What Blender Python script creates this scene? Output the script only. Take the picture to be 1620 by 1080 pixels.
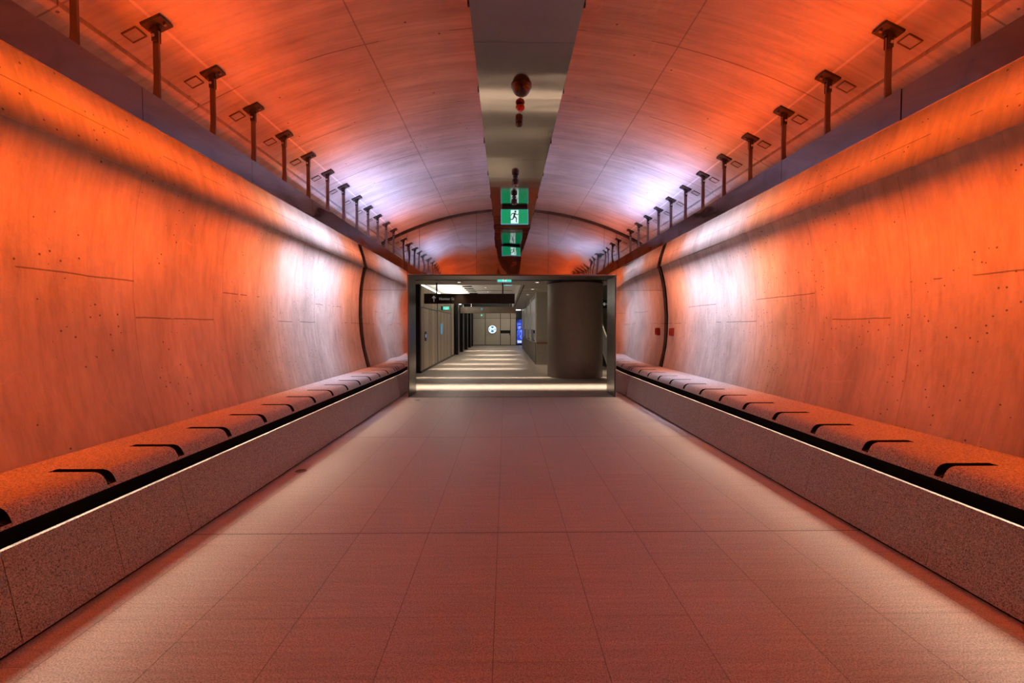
import bpy, math, random
from mathutils import Vector, Matrix, Euler
random.seed(7)
D = bpy.data
C = bpy.context.scene.collection
for o in list(D.objects):
    D.objects.remove(o)

# ------------------------------------------------------------------ camera, world, exposure
F = 720.0                                    # focal length in pixels of a 1620 px wide frame (16 mm)
cam_d = D.cameras.new('camera'); cam = D.objects.new('camera', cam_d); C.objects.link(cam)
cam_d.sensor_width = 36; cam_d.lens = 36 * F / 1620; cam_d.clip_start = .05; cam_d.clip_end = 200
cam.location = (-.12, 0, 1.3)
cam.rotation_euler = (math.pi/2 - math.atan(22/F), 0, -math.atan(10/F))
bpy.context.scene.camera = cam
w = D.worlds.new('world'); bpy.context.scene.world = w; w.use_nodes = True
w.node_tree.nodes['Background'].inputs[0].default_value = (.5, .45, .42, 1)
w.node_tree.nodes['Background'].inputs[1].default_value = .004
vs = bpy.context.scene.view_settings
vs.view_transform = 'Standard'; vs.look = 'None'; vs.gamma = 1; vs.exposure = 0.0
try: vs.use_curve_mapping = False
except Exception: pass

WALL_LED = 66.0      # strength of the strips that wash the walls
VAULT_LED = 70.0      # strength of the strips that wash the vault
FASCIA_LED = 19.0     # strips that wash the sloping fascia above the crease
SEAT_LED = 26.0       # strips under the seats
LIN_W = 0.5         # linear slot lights of the concourse
SPOT_W = 170.0         # concourse downlights

ME = 8.5              # plane of the polished end wall (m ahead of the camera)
Y0 = -5.5             # back of the tunnel
PI = math.pi

# ------------------------------------------------------------------ node helpers
class N:
    def __init__(s, name):
        s.m = D.materials.new(name); s.m.use_nodes = True
        s.t = s.m.node_tree; s.b = s.t.nodes['Principled BSDF']
        s.out = s.t.nodes['Material Output']
    def n(s, typ, **k):
        x = s.t.nodes.new(typ)
        for a, v in k.items(): setattr(x, a, v)
        return x
    def l(s, a, b): s.t.links.new(a, b)
    def val(s, x, i, v):
        if isinstance(v, bpy.types.NodeSocket): s.l(v, x.inputs[i])
        else: x.inputs[i].default_value = v
    def math(s, op, a, b=0.0, c=0.0):
        x = s.n('ShaderNodeMath', operation=op)
        s.val(x, 0, a); s.val(x, 1, b); s.val(x, 2, c)
        return x.outputs[0]
    def pos(s):
        g = s.n('ShaderNodeNewGeometry'); x = s.n('ShaderNodeSeparateXYZ'); s.l(g.outputs['Position'], x.inputs[0])
        return g.outputs['Position'], x.outputs[0], x.outputs[1], x.outputs[2]
    def noise(s, vec, scale, detail=3, rough=.5, xyz=(1, 1, 1), off=(0, 0, 0)):
        mp = s.n('ShaderNodeMapping'); s.l(vec, mp.inputs[0]); mp.inputs['Scale'].default_value = xyz
        mp.inputs['Location'].default_value = off
        x = s.n('ShaderNodeTexNoise'); s.l(mp.outputs[0], x.inputs['Vector'])
        x.inputs['Scale'].default_value = scale; x.inputs['Detail'].default_value = detail
        x.inputs['Roughness'].default_value = rough
        return x.outputs[0]
    def ramp(s, fac, stops, interp='LINEAR'):
        x = s.n('ShaderNodeValToRGB'); s.l(fac, x.inputs[0]); r = x.color_ramp; r.interpolation = interp
        while len(r.elements) < len(stops): r.elements.new(.5)
        for e, (p, c) in zip(r.elements, stops):
            e.position = p
            e.color = (c, c, c, 1) if isinstance(c, (int, float)) else (*c, 1)
        return x.outputs[0]
    def mix(s, fac, a, b, mode='MIX'):
        x = s.n('ShaderNodeMix', data_type='RGBA', blend_type=mode)
        s.val(x, 0, fac)
        for i, v in ((6, a), (7, b)):
            if isinstance(v, bpy.types.NodeSocket): s.l(v, x.inputs[i])
            else: x.inputs[i].default_value = (*v, 1) if len(v) == 3 else v
        return x.outputs[2]
    def line(s, coord, start, pitch, width):      # 1 on thin lines every pitch metres
        a = s.math('SUBTRACT', coord, start)
        a = s.math('DIVIDE', a, pitch)
        a = s.math('FRACT', a)
        a = s.math('SUBTRACT', a, .5); a = s.math('ABSOLUTE', a)
        return s.math('GREATER_THAN', a, .5 - width / pitch / 2)
    def bump(s, h, strength, dist=.01):
        x = s.n('ShaderNodeBump'); x.inputs['Strength'].default_value = strength; x.inputs['Distance'].default_value = dist
        s.l(h, x.inputs['Height']); s.l(x.outputs[0], s.b.inputs['Normal'])
        return x

def plain(name, col, rough=.5, metal=0.0, spec=.5, speck=0.06):
    s = N(name); p, *_ = s.pos()
    f = s.noise(p, 9, 3)
    a = tuple(c * (1 - speck) for c in col); b = tuple(min(1, c * (1 + speck)) for c in col)
    s.l(s.ramp(f, [(.3, a), (.7, b)]), s.b.inputs['Base Color'])
    s.b.inputs['Roughness'].default_value = rough; s.b.inputs['Metallic'].default_value = metal
    s.b.inputs['Specular IOR Level'].default_value = spec
    return s.m

def glow(name, col, strength, base=(.02, .02, .02)):
    s = N(name)
    s.b.inputs['Base Color'].default_value = (*base, 1)
    s.b.inputs['Emission Color'].default_value = (*col, 1)
    s.b.inputs['Emission Strength'].default_value = strength
    s.b.inputs['Roughness'].default_value = .4
    return s.m

def concrete(name, wall=True):
    s = N(name); p, x, y, z = s.pos()
    big = s.noise(p, 1.1, 4, .55)
    if wall: st = s.noise(p, 2.2, 6, .68, (1, 2.6, .75))
    else:    st = s.noise(p, 2.0, 6, .6, (.32, 4.2, .6))
    if wall: fine = s.noise(p, 8, 6, .7, (1, 3, .45), (3, 1, 2))
    else:    fine = s.noise(p, 9, 5, .65, (.3, 4, .5), (3, 1, 2))
    col = s.ramp(st, [(.25, (.45, .40, .35)), (.5, (.57, .52, .46)), (.78, (.69, .64, .57))])
    col = s.mix(.75, col, s.ramp(big, [(.3, .64), (.7, 1.14)]), 'MULTIPLY')
    col = s.mix(.55, col, s.ramp(fine, [(.32, .66), (.55, 1.0), (.8, 1.14)]), 'MULTIPLY')
    # pale leached patches and scars with a shape of their own
    sc = s.noise(p, 1.7, 2, .4, (1, 1, 1), (7, 3, 1))
    band = s.math('ABSOLUTE', s.math('SUBTRACT', sc, .5))
    rim = s.math('LESS_THAN', band, .006)
    gate = s.math('GREATER_THAN', s.noise(p, 1.3, 1, .5, (1, 1, 1), (1, 9, 4)), .57)
    rim = s.math('MULTIPLY', rim, gate)
    col = s.mix(s.math('MULTIPLY', rim, .12), col, (.82, .8, .76))
    # air holes
    vo = s.n('ShaderNodeTexVoronoi'); s.l(p, vo.inputs['Vector']); vo.inputs['Scale'].default_value = 17 if wall else 7
    hole = s.math('LESS_THAN', vo.outputs['Distance'], .12 if wall else .06)
    hg = s.math('GREATER_THAN', s.noise(p, 2.1, 2, .5, (1, 1, 1), (5, 5, 5)), .52 if wall else .5)
    hole = s.math('MULTIPLY', hole, hg)
    ya = s.math('ADD', y, s.math('MULTIPLY', s.noise(p, 3, 2), .015))
    if wall:
        v = s.line(ya, 3.35, 1.04, .011)
        par = s.math('GREATER_THAN', s.math('FRACT', s.math('DIVIDE', s.math('SUBTRACT', y, 3.35), 2.08)), .5)
        zz = s.math('ADD', s.math('MULTIPLY', par, .26), 1.385)
        za = s.math('ADD', z, s.math('MULTIPLY', s.noise(p, 4, 2), .02))
        h = s.math('LESS_THAN', s.math('ABSOLUTE', s.math('SUBTRACT', za, zz)), .005)
        brk = s.math('GREATER_THAN', s.noise(p, 3.1, 2, .5, (1, 1, 1), (2, 2, 8)), .44)
        h = s.math('MULTIPLY', h, brk)
        lower = s.math('LESS_THAN', z, 2.41)
        lines = s.math('MAXIMUM', s.math('MULTIPLY', v, .38), h); lines = s.math('MULTIPLY', lines, lower)
        v2 = s.math('LESS_THAN', s.math('ABSOLUTE', s.math('SUBTRACT', z, 2.62)), .003)
        lines = s.math('MAXIMUM', lines, s.math('MULTIPLY', v2, brk))
    else:
        v = s.line(ya, 3.37, 1.03, .010)
        au = s.math('ABSOLUTE', x)
        g = s.math('LESS_THAN', s.math('ABSOLUTE', s.math('SUBTRACT', au, s.math('ADD', 1.13, s.math('MULTIPLY', s.noise(p, 2, 1), .01)))), .005)
        brk = s.math('GREATER_THAN', s.noise(p, 1.9, 2, .5, (1, 1, 1), (2, 2, 8)), .47)
        v = s.math('MULTIPLY', v, s.math('ADD', s.math('MULTIPLY', brk, .6), .3))
        lines = s.math('MAXIMUM', v, s.math('MULTIPLY', g, .7))
        # narrow smooth pale strip where the hangers are fixed
        pale = s.math('LESS_THAN', s.math('ABSOLUTE', s.math('SUBTRACT', au, 2.085)), .008)
        col = s.mix(s.math('MULTIPLY', pale, .55), col, (.85, .83, .8))
    dark = s.math('MAXIMUM', s.math('MULTIPLY', lines, .65), s.math('MULTIPLY', hole, .8))
    col = s.mix(dark, col, (.06, .05, .045))
    s.l(col, s.b.inputs['Base Color'])
    s.b.inputs['Roughness'].default_value = .62; s.b.inputs['Specular IOR Level'].default_value = .3
    hh = s.math('SUBTRACT', s.math('MULTIPLY', s.noise(p, 14, 6, .65), 1.0), s.math('MULTIPLY', dark, .8))
    s.bump(hh, .45, .012)
    return s.m

def granite(name, floor=False, base=(.40, .375, .35), xoff=0):
    s = N(name); p, x, y, z = s.pos()
    f = s.noise(p, 165, 2, .7)
    f2 = s.noise(p, 60, 2, .6, (1, 1, 1), (4, 2, 1))
    dk = tuple(c * .22 for c in base); lt = tuple(min(1, c * 1.75) for c in base)
    col = s.ramp(f, [(.34, dk), (.47, base), (.66, lt)])
    col = s.mix(.5, col, s.ramp(f2, [(.35, .74), (.65, 1.18)]), 'MULTIPLY')
    if floor:
        col = s.mix(.35, col, base)
        st = s.noise(p, 5, 5, .6, (.35, 9, 1))
        col = s.mix(.55, col, s.ramp(st, [(.3, .72), (.65, 1.12)]), 'MULTIPLY')
        # paving joints: 438 mm wide rows running down the tunnel, staggered cross joints
        v = s.line(x, -.17, .438, .0042)
        row = s.math('FLOOR', s.math('DIVIDE', s.math('SUBTRACT', x, -.17), .438))
        wn = s.n('ShaderNodeTexWhiteNoise', noise_dimensions='1D'); s.l(row, wn.inputs['W'])
        yy = s.math('ADD', y, s.math('MULTIPLY', s.math('FLOOR', s.math('MULTIPLY', wn.outputs[0], 3)), .28))
        t = s.math('MULTIPLY', s.line(yy, 2.85, .84, .004), .45)
        big = s.line(y, 2.852, 2.53, .010)
        ln = s.math('MAXIMUM', s.math('MAXIMUM', s.math('MULTIPLY', v, .75), t), big)
        # each slab a little different
        cell = s.n('ShaderNodeTexWhiteNoise', noise_dimensions='2D')
        cb = s.n('ShaderNodeCombineXYZ'); s.l(row, cb.inputs[0])
        s.l(s.math('FLOOR', s.math('DIVIDE', s.math('SUBTRACT', yy, 2.85), .84)), cb.inputs[1]); s.l(cb.outputs[0], cell.inputs['Vector'])
        col = s.mix(.35, col, s.ramp(cell.outputs[0], [(0, .84), (1, 1.1)]), 'MULTIPLY')
        col = s.mix(s.math('MULTIPLY', ln, .75), col, (.05, .045, .04))
        rg = s.ramp(st, [(.3, .34), (.7, .5)]); s.l(rg, s.b.inputs['Roughness'])
        s.bump(s.math('SUBTRACT', s.math('MULTIPLY', f, .35), ln), .3, .004)
    else:
        s.b.inputs['Roughness'].default_value = .55
        s.bump(f, .2, .002)
    s.l(col, s.b.inputs['Base Color'])
    s.b.inputs['Specular IOR Level'].default_value = .35
    return s.m

def steel(name, col, rough, wav, scale=1.2, xyz=(1, 1, 1), brushed=None, dist=.02):
    s = N(name); p, *_ = s.pos()
    s.b.inputs['Metallic'].default_value = 1
    f = s.noise(p, 3, 3, .5, xyz)
    s.l(s.ramp(f, [(.3, tuple(c * .93 for c in col)), (.7, col)]), s.b.inputs['Base Color'])
    s.b.inputs['Roughness'].default_value = rough
    h = s.noise(p, scale, 1.5, .4, xyz)
    if brushed:
        h2 = s.noise(p, 40, 3, .6, brushed)
        h = s.math('ADD', h, s.math('MULTIPLY', h2, .02))
    s.bump(h, wav, dist)
    return s.m

m_wall = concrete('wall concrete', True)
m_vault = concrete('vault concrete', False)
m_floor = granite('floor granite', True, (.46, .40, .37))
m_floor2 = granite('concourse floor granite', True, (.36, .305, .265))
m_seat = granite('bench granite', False, (.35, .315, .295))
m_mirror = steel('polished steel', (.70, .68, .67), .035, .75, 1.9, (1, 1, .7), None, .017)
m_raft = steel('satin steel', (.52, .48, .445), .11, .35, 1.3, (.25, 2.2, 1), (1, .15, 1), .02)
m_beam = steel('beam steel', (.50, .42, .46), .08, .7, 2.0, (1, .8, 1.8), None, .022)
m_frame = steel('brushed frame steel', (.16, .148, .138), .30, .08, 2, (1, 1, 1), (6, 1, .1))
m_hang = steel('hanger steel', (.24, .17, .15), .32, .12, 3)
m_plate = plain('dark plate steel', (.06, .045, .04), .5, .3, .3, .2)
m_black = plain('black gap', (.006, .006, .006), .9, 0, .1)
m_blk = plain('black plastic', (.02, .018, .018), .25, 0, .6)
m_dome = plain('smoked dome', (.015, .008, .006), .06, 0, .8)
m_red = plain('red lens', (.45, .015, .015), .2, 0, .6)
m_redbox = plain('red painted box', (.30, .03, .02), .4)
m_column = plain('dark column cladding', (.17, .135, .115), .5, .2)
m_white = plain('white ceiling panel', (.62, .60, .56), .6)
m_grey = plain('grey ceiling panel', (.36, .34, .31), .6)
m_bronze = plain('bronze cladding', (.46, .39, .29), .5, .1)
m_bronze2 = plain('pale bronze cladding', (.56, .49, .38), .5, .1)
m_darkfin = plain('dark bronze fin', (.012, .011, .010), .35, .3)
m_sign = plain('dark brown sign metal', (.028, .017, .013), .4, .2)
m_sign2 = plain('bronze sign metal', (.20, .16, .11), .45, .3)
m_lett = plain('pale lettering', (.50, .46, .42), .5)
m_letg = glow('lit pale lettering', (.8, .75, .68), .25)
m_greywall = plain('grey green wall', (.45, .44, .38), .6)
m_bluegrey = plain('blue grey panel', (.36, .38, .42), .35, .2)
m_brownwall = plain('brown balustrade panel', (.07, .052, .042), .5)
m_wood = plain('timber handrail', (.30, .13, .06), .5)
m_green = glow('green sign face', (.0, .30, .115), .95)
m_signw = glow('white sign face', (.72, 1.0, .98), 1.0)
m_rim = glow('bright sign rim', (.30, .55, .95), .55)
m_gm = plain('green pictogram', (.0, .10, .04), .4)
m_teal = glow('teal sign face', (.05, .75, .50), 1.1)
m_screen = glow('blue screen', (.03, .07, .60), 1.1)
m_scrw = glow('screen writing', (.6, .72, 1), 1.0)
m_logo = glow('lit logo white', (.85, .96, 1), 1.5)
m_logob = glow('lit logo blue', (.02, .27, .52), .9)
m_cove = glow('cove light', (1, .93, .82), 20)
m_lamp = glow('lamp lens', (1, .92, .8), 4)
m_chrome = plain('bright metal', (.7, .68, .66), .2, 1)

def led(name, strength, stops):
    """RGB light strip: its colour changes along the tunnel (y)"""
    s = N(name); p, x, y, z = s.pos()
    f = s.math('DIVIDE', s.math('SUBTRACT', y, Y0), ME - Y0)
    stops2 = [((py - Y0) / (ME - Y0), c) for py, c in stops]
    col = s.ramp(f, stops2, 'EASE')
    g = s.n('ShaderNodeNewGeometry')
    e = s.n('ShaderNodeEmission'); s.l(col, e.inputs[0])
    s.l(s.math('MULTIPLY', s.math('SUBTRACT', 1.0, g.outputs['Backfacing']), strength), e.inputs[1])
    s.l(e.outputs[0], s.out.inputs[0])
    return s.m
OR = (1.0, .112, .004)
K_W = [(-5.5, OR), (4.5, OR), (5.3, (1.2, .38, .18)), (5.95, (1.35, 1.18, 1.5)), (6.9, (1.35, 1.18, 1.55)), (7.6, (1.1, .36, .22)), (8.5, (.75, .15, .06))]
OV = (1.0, .088, .003)
K_V = [(-5.5, OV), (4.2, OV), (4.8, (1.0, .26, .10)), (5.5, (1.12, 1.15, 2.1)), (6.95, (1.12, 1.15, 2.15)), (7.5, (.85, .25, .20)), (8.5, (.6, .10, .05))]
m_leds = led('seat strip', SEAT_LED, [(-5.5, (1, .80, .62)), (8.5, (1, .82, .68))])

def keyed(keys, y):
    for (a, ca), (b, cb) in zip(keys, keys[1:]):
        if a <= y <= b:
            t = (y-a)/(b-a); t = t*t*(3-2*t)
            return tuple(p*(1-t)+q*t for p, q in zip(ca, cb))
    return keys[-1][1]
m_diff = plain('lamp diffuser', (.6, .6, .6), .5)

# ------------------------------------------------------------------ mesh builder
def wloc(p):
    v = Vector((0, 0, 0))
    while p is not None: v += Vector(p.location); p = p.parent
    return v
class MB:
    def __init__(s): s.v = []; s.f = []; s.mi = []; s.sm = []
    def add(s, vs, fs, mi=0, smooth=False):
        k = len(s.v); s.v += [tuple(v) for v in vs]
        for f in fs: s.f.append([i + k for i in f]); s.mi.append(mi); s.sm.append(smooth)
        return s
    def box(s, x0, x1, y0, y1, z0, z1, mi=0):
        v = [(x0,y0,z0),(x1,y0,z0),(x1,y1,z0),(x0,y1,z0),(x0,y0,z1),(x1,y0,z1),(x1,y1,z1),(x0,y1,z1)]
        return s.add(v, [(0,3,2,1),(4,5,6,7),(0,1,5,4),(1,2,6,5),(2,3,7,6),(3,0,4,7)], mi)
    def prism(s, poly, y0, y1, mi=0, smooth=False):       # poly of (x, z), extruded along y
        n = len(poly)
        v = [(x, y0, z) for x, z in poly] + [(x, y1, z) for x, z in poly]
        s.add(v, [tuple(range(n)), tuple(range(2*n-1, n-1, -1))], mi)
        s.add(v, [(i, i+n, (i+1) % n + n, (i+1) % n) for i in range(n)], mi, smooth)
        return s
    def prismx(s, poly, x0, x1, mi=0):                    # poly of (y, z), extruded along x
        n = len(poly); v = [(x0, y, z) for y, z in poly] + [(x1, y, z) for y, z in poly]
        return s.add(v, [tuple(range(n)), tuple(range(2*n-1, n-1, -1))] + [(i, i+n, (i+1) % n + n, (i+1) % n) for i in range(n)], mi)
    def lathe(s, prof, cx, cy, cz, n=28, mi=0, axis='z', smooth=True):  # prof (r, h)
        v = []; fs = []
        for r, h in prof:
            for i in range(n):
                a = 2*PI*i/n
                if axis == 'z': v.append((cx + r*math.cos(a), cy + r*math.sin(a), cz + h))
                elif axis == 'y': v.append((cx + r*math.cos(a), cy + h, cz + r*math.sin(a)))
                else: v.append((cx + h, cy + r*math.cos(a), cz + r*math.sin(a)))
        for j in range(len(prof)-1):
            for i in range(n): fs.append((j*n+i, j*n+(i+1) % n, (j+1)*n+(i+1) % n, (j+1)*n+i))
        s.add(v, fs, mi, smooth)
        s.add(v[:n], [tuple(range(n))], mi); s.add(v[-n:], [tuple(range(n))], mi)
        return s
    def tube(s, pts, r, n=10, mi=0):
        rings = []
        for i, p in enumerate(pts):
            p = Vector(p); a = Vector(pts[max(0, i-1)]); b = Vector(pts[min(len(pts)-1, i+1)])
            d = (b - a).normalized(); up = Vector((0,0,1)) if abs(d.z) < .9 else Vector((1,0,0))
            u = d.cross(up).normalized(); w_ = d.cross(u)
            rings.append([p + u*r*math.cos(2*PI*k/n) + w_*r*math.sin(2*PI*k/n) for k in range(n)])
        v = [q for rg in rings for q in rg]
        fs = [(j*n+i, j*n+(i+1) % n, (j+1)*n+(i+1) % n, (j+1)*n+i) for j in range(len(pts)-1) for i in range(n)]
        s.add(v, fs, mi, True)
        s.add(rings[0], [tuple(range(n))], mi); s.add(rings[-1], [tuple(range(n))], mi)
        return s
    def build(s, name, mats, parent=None, bevel=0, origin=None):
        me = D.meshes.new(name)
        o0 = Vector(origin) if origin else Vector((0,0,0))
        me.from_pydata([tuple(Vector(v) - o0) for v in s.v], [], s.f)
        if not isinstance(mats, (list, tuple)): mats = [mats]
        for m in mats: me.materials.append(m)
        for p, mi, sm in zip(me.polygons, s.mi, s.sm): p.material_index = mi; p.use_smooth = sm
        me.update()
        o = D.objects.new(name, me); C.objects.link(o)
        if parent: 
            o.parent = parent
            o.location = o0 - wloc(parent)
        elif origin: o.location = o0
        if bevel:
            b = o.modifiers.new('bevel', 'BEVEL'); b.width = bevel; b.segments = 2; b.limit_method = 'ANGLE'
        return o

def empty(name, loc, label=None, cat=None, group=None):
    o = D.objects.new(name, None); C.objects.link(o); o.location = loc; o.empty_display_size = .1
    tag(o, label, cat, group); return o
def tag(o, label=None, cat=None, group=None, kind=None):
    if label: o['label'] = label
    if cat: o['category'] = cat
    if group: o['group'] = group
    if kind: o['kind'] = kind
    return o
def struct(o, label=None, cat=None):
    o['kind'] = 'structure'
    if label: o['label'] = label
    if cat: o['category'] = cat
    return o
def copy_tree(o, parent=None):
    c = o.copy(); C.objects.link(c)
    if parent: c.parent = parent
    for ch in list(o.children): copy_tree(ch, c)
    return c
def text_mesh(body, size, name, mat, parent, loc, ext=.002, align='LEFT'):
    cu = D.curves.new(name, 'FONT'); cu.body = body; cu.size = size; cu.extrude = ext; cu.align_x = align
    t = D.objects.new('tmp', cu); C.objects.link(t)
    me = D.meshes.new_from_object(t.evaluated_get(bpy.context.evaluated_depsgraph_get()))
    D.objects.remove(t)
    me.materials.clear(); me.materials.append(mat)
    me.transform(Matrix.Rotation(PI/2, 4, 'X'))
    o = D.objects.new(name, me); C.objects.link(o); o.parent = parent
    o.location = Vector(loc) - wloc(parent)
    return o

# ------------------------------------------------------------------ tunnel shell
def vz(x): return 3.475 - (4.95 - math.sqrt(4.95**2 - x*x))
SIDES = [(-1, dict(fl=2.085, base=2.67, d=-.015)), (1, dict(fl=2.14, base=2.79, d=.03))]
fb = MB().box(-3.2, 3.2, Y0, ME, -.12, 0)
struct(fb.build('floor', m_floor), 'granite paved tunnel floor with a red and tan wash of light', 'floor')

GAP = .10
# vault
def arc_pts(off=0):
    pts = []
    for i in range(49):
        x = -2.31 + 4.62*i/48
        pts.append((x, vz(x) + off))
    return pts
mb = MB()
top = arc_pts()
ex = [(2.312, vz(2.312)), (2.312, vz(2.312)+.035), (2.335, vz(2.335)+.035), (2.335, vz(2.335)), (2.44, vz(2.44)), (2.46, 2.93), (2.9, 2.94)]
prof = [(-x, z) for x, z in reversed(ex)] + top[1:-1] + ex
n = len(prof)
ys = [Y0, ME - GAP]
v = [(x, y, z) for y in ys for x, z in prof]
mb.add(v, [(i, i+n, i+1+n, i+1) for i in range(n-1)], 0, True)
v = [(x, y, z + .3) for y in ys for x, z in prof]
mb.add(v, [(i, i+1, i+1+n, i+n) for i in range(n-1)], 0, True)
# end edge of the vault shell
v = [(x, ME-GAP, z) for x, z in prof] + [(x, ME-GAP, z+.3) for x, z in prof]
mb.add(v, [(i, i+n, i+1+n, i+1) for i in range(n-1)])
ceil = mb.build('ceiling', m_vault)
es = ceil.modifiers.new('split', 'EDGE_SPLIT'); es.split_angle = math.radians(28)
struct(ceil, 'curved concrete vault washed orange and lilac by hidden light', 'ceiling')

# walls: lower concave face, crease, then a fascia leaning outward
def wall_profile(base, d):
    P = [(base, 0.0), (base, .55)]
    for z, u in [(.75, .045), (.95, .085), (1.2, .112), (1.5, .122), (1.8, .108), (2.0, .088), (2.2, .055), (2.40, .005)]:
        t = (z - .55) / 1.85
        P.append(((base*(1-t) + (2.72 + max(d, 0))*t) + u, z + max(d, 0)*.9*t))
    cz = P[-1][1]
    P += [(P[-1][0] - .022, cz + .004), (2.75 + max(d, 0), cz + .2), (2.83 + max(d, 0), cz + .45), (2.86 + max(d, 0), 2.9)]
    return P
for s, k in SIDES:
    P = wall_profile(k['base'], k['d']); n = len(P)
    mb = MB()
    v = [(s*u, y, z) for y in ys for u, z in P]
    mb.add(v, [(i, i+1, i+1+n, i+n) for i in range(n-1)], 0, True)
    v = [(s*(3.1), y, z) for y in ys for u, z in P]
    mb.add(v, [(i, i+n, i+1+n, i+1) for i in range(n-1)], 0)
    for e in (P[0], P[-1]): mb.add([(s*e[0], ys[0], e[1]), (s*3.1, ys[0], e[1]), (s*3.1, ys[1], e[1]), (s*e[0], ys[1], e[1])], [(0,1,2,3)])
    mb.add([(s*u, ys[0], z) for u, z in P] + [(s*3.1, ys[0], z) for u, z in P], [(i, i+1, i+1+n, i+n) for i in range(n-1)])
    v = [(s*u, ME-GAP, z) for u, z in P] + [(s*3.1, ME-GAP, z) for u, z in P]
    mb.add(v, [(i, i+1, i+1+n, i+n) for i in range(n-1)])
    w_ = mb.build('wall_left' if s < 0 else 'wall_right', m_wall)
    es = w_.modifiers.new('split', 'EDGE_SPLIT'); es.split_angle = math.radians(22)
    struct(w_, 'bowed concrete side wall of the tunnel, ' + ('left' if s < 0 else 'right') + ' side, lit orange', 'wall')
bk = MB().box(-3.1, 3.1, Y0-.15, Y0, 0, 3.8).build('wall_back', plain('dark back wall', (.12, .1, .09), .7)); struct(bk, 'dark wall added behind the viewer to keep light in the tunnel', 'wall')  # added out of view to contain the light in the tunnel

# dark movement joint between the concrete and the steel end wall
j = MB()
for s, k in SIDES:
    P = wall_profile(k['base'], k['d'])
    for (a, za), (b, zb) in zip(P, P[1:]):
        j.add([(s*(a+.05), ME-GAP+.002, za), (s*(b+.05), ME-GAP+.002, zb), (s*(b+.05), ME-.001, zb), (s*(a+.05), ME-.001, za)], [(0,1,2,3)])
for (a, za), (b, zb) in zip(prof, prof[1:]):
    j.add([(a, ME-GAP+.002, za+.05), (b, ME-GAP+.002, zb+.05), (b, ME-.001, zb+.05), (a, ME-.001, za+.05)], [(0,1,2,3)])
struct(j.build('trim_1', m_black), 'black movement joint following the tunnel outline at the end wall', 'joint')

# polished end wall: panels around the portal opening
PX, PZ = 1.945, 2.288
we = MB().box(-3.3, -PX-.02, ME+.012, ME+.1, 0, 4.0).box(PX+.02, 3.3, ME+.012, ME+.1, 0, 4.0).box(-PX-.02, PX+.02, ME+.012, ME+.1, PZ+.02, 4.0)
wend = struct(we.build('wall_end', m_black), 'mirror polished steel wall around the portal at the tunnel end', 'wall')
g = .002
xs = [-3.2, -PX, -1.715, -.66, .67, 1.715, PX, 3.2]
def panel(x0, x1, z0, z1):
    MB().box(x0+g, x1-g, ME, ME+.012, z0+g, z1-g).build('steel_panel', m_mirror, wend)
panel(-3.2, -PX, 0, 1.995); panel(-3.2, -PX, 1.995, 3.3)
panel(PX, 3.2, 0, 1.995); panel(PX, 3.2, 1.995, 3.3)
for a, b in zip(xs[1:-1], xs[2:-1]): panel(a, b, PZ, 3.7)

# portal: deep brushed steel lining
PD = .62
door = empty('door_1', (0, ME, 0)); struct(door, 'wide rectangular portal lined in brushed steel at the tunnel end', 'portal')
T = .03
MB().box(-PX, -PX+T, ME-.03, ME+PD, 0, PZ-T).build('jamb', m_frame, door)
MB().box(PX-T, PX, ME-.03, ME+PD, 0, PZ-T).build('jamb', m_frame, door)
MB().box(-PX, PX, ME-.03, ME+PD, PZ-T, PZ).build('head_lining', m_frame, door)
MB().box(-PX+T, PX-T, ME-.012, ME+.012, 0, .004).build('threshold_strip', m_frame, door)
MB().box(PX-.012, PX-.002, ME-.05, ME-.03, 0, PZ).box(-PX+.002, -PX+.012, ME-.05, ME-.03, 0, PZ).box(-PX, PX, ME-.05, ME-.03, PZ-.012, PZ-.002).build('edge_trim', m_chrome, door)

# ------------------------------------------------------------------ light beams with hangers
def strip(name, mat, parent, u0, z0, u1, z1, s, step=.35, y0=Y0, y1=ME-.06, flip=False):
    """thin one-sided light strip, front face looking to the tunnel side asked for"""
    mb = MB(); k = int(round((y1-y0)/step)); st = (y1-y0)/k
    for i in range(k):
        a, b = y0+i*st, y0+(i+1)*st
        q = [(s*u0, a, z0), (s*u1, a, z1), (s*u1, b, z1), (s*u0, b, z0)]
        if flip: q.reverse()
        mb.add(q, [(0,1,2,3)])
    o = mb.build(name, mat, parent)
    return o

def wash(parent, keys, s, u, z, du, dz, length, width, L, spread):
    """row of RGB lamps along the tunnel at (u, z), shining towards (du, dz)"""
    rng = random.Random(int(u*1000) + (5 if s > 0 else 0))
    k = int(round((ME-.08-Y0)/length)); st = (ME-.08-Y0)/k
    for i in range(k):
        y = Y0 + (i+.5)*st
        l = D.lights.new('lamp', 'AREA'); l.shape = 'RECTANGLE'; l.size = st; l.size_y = width
        l.spread = math.radians(spread); l.color = keyed(keys, y); l.energy = L*PI*st*width*rng.uniform(.78, 1.22)
        o = D.objects.new('lamp', l); C.objects.link(o); o.parent = parent
        d = Vector((s*du, 0, dz)).normalized()
        zax = -d; xax = Vector((0, 1, 0)); yax = zax.cross(xax)
        o.matrix_local = Matrix.Translation(Vector((s*u, y, z)) - parent.location) @ Matrix((xax, yax, zax)).transposed().to_4x4()

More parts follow.
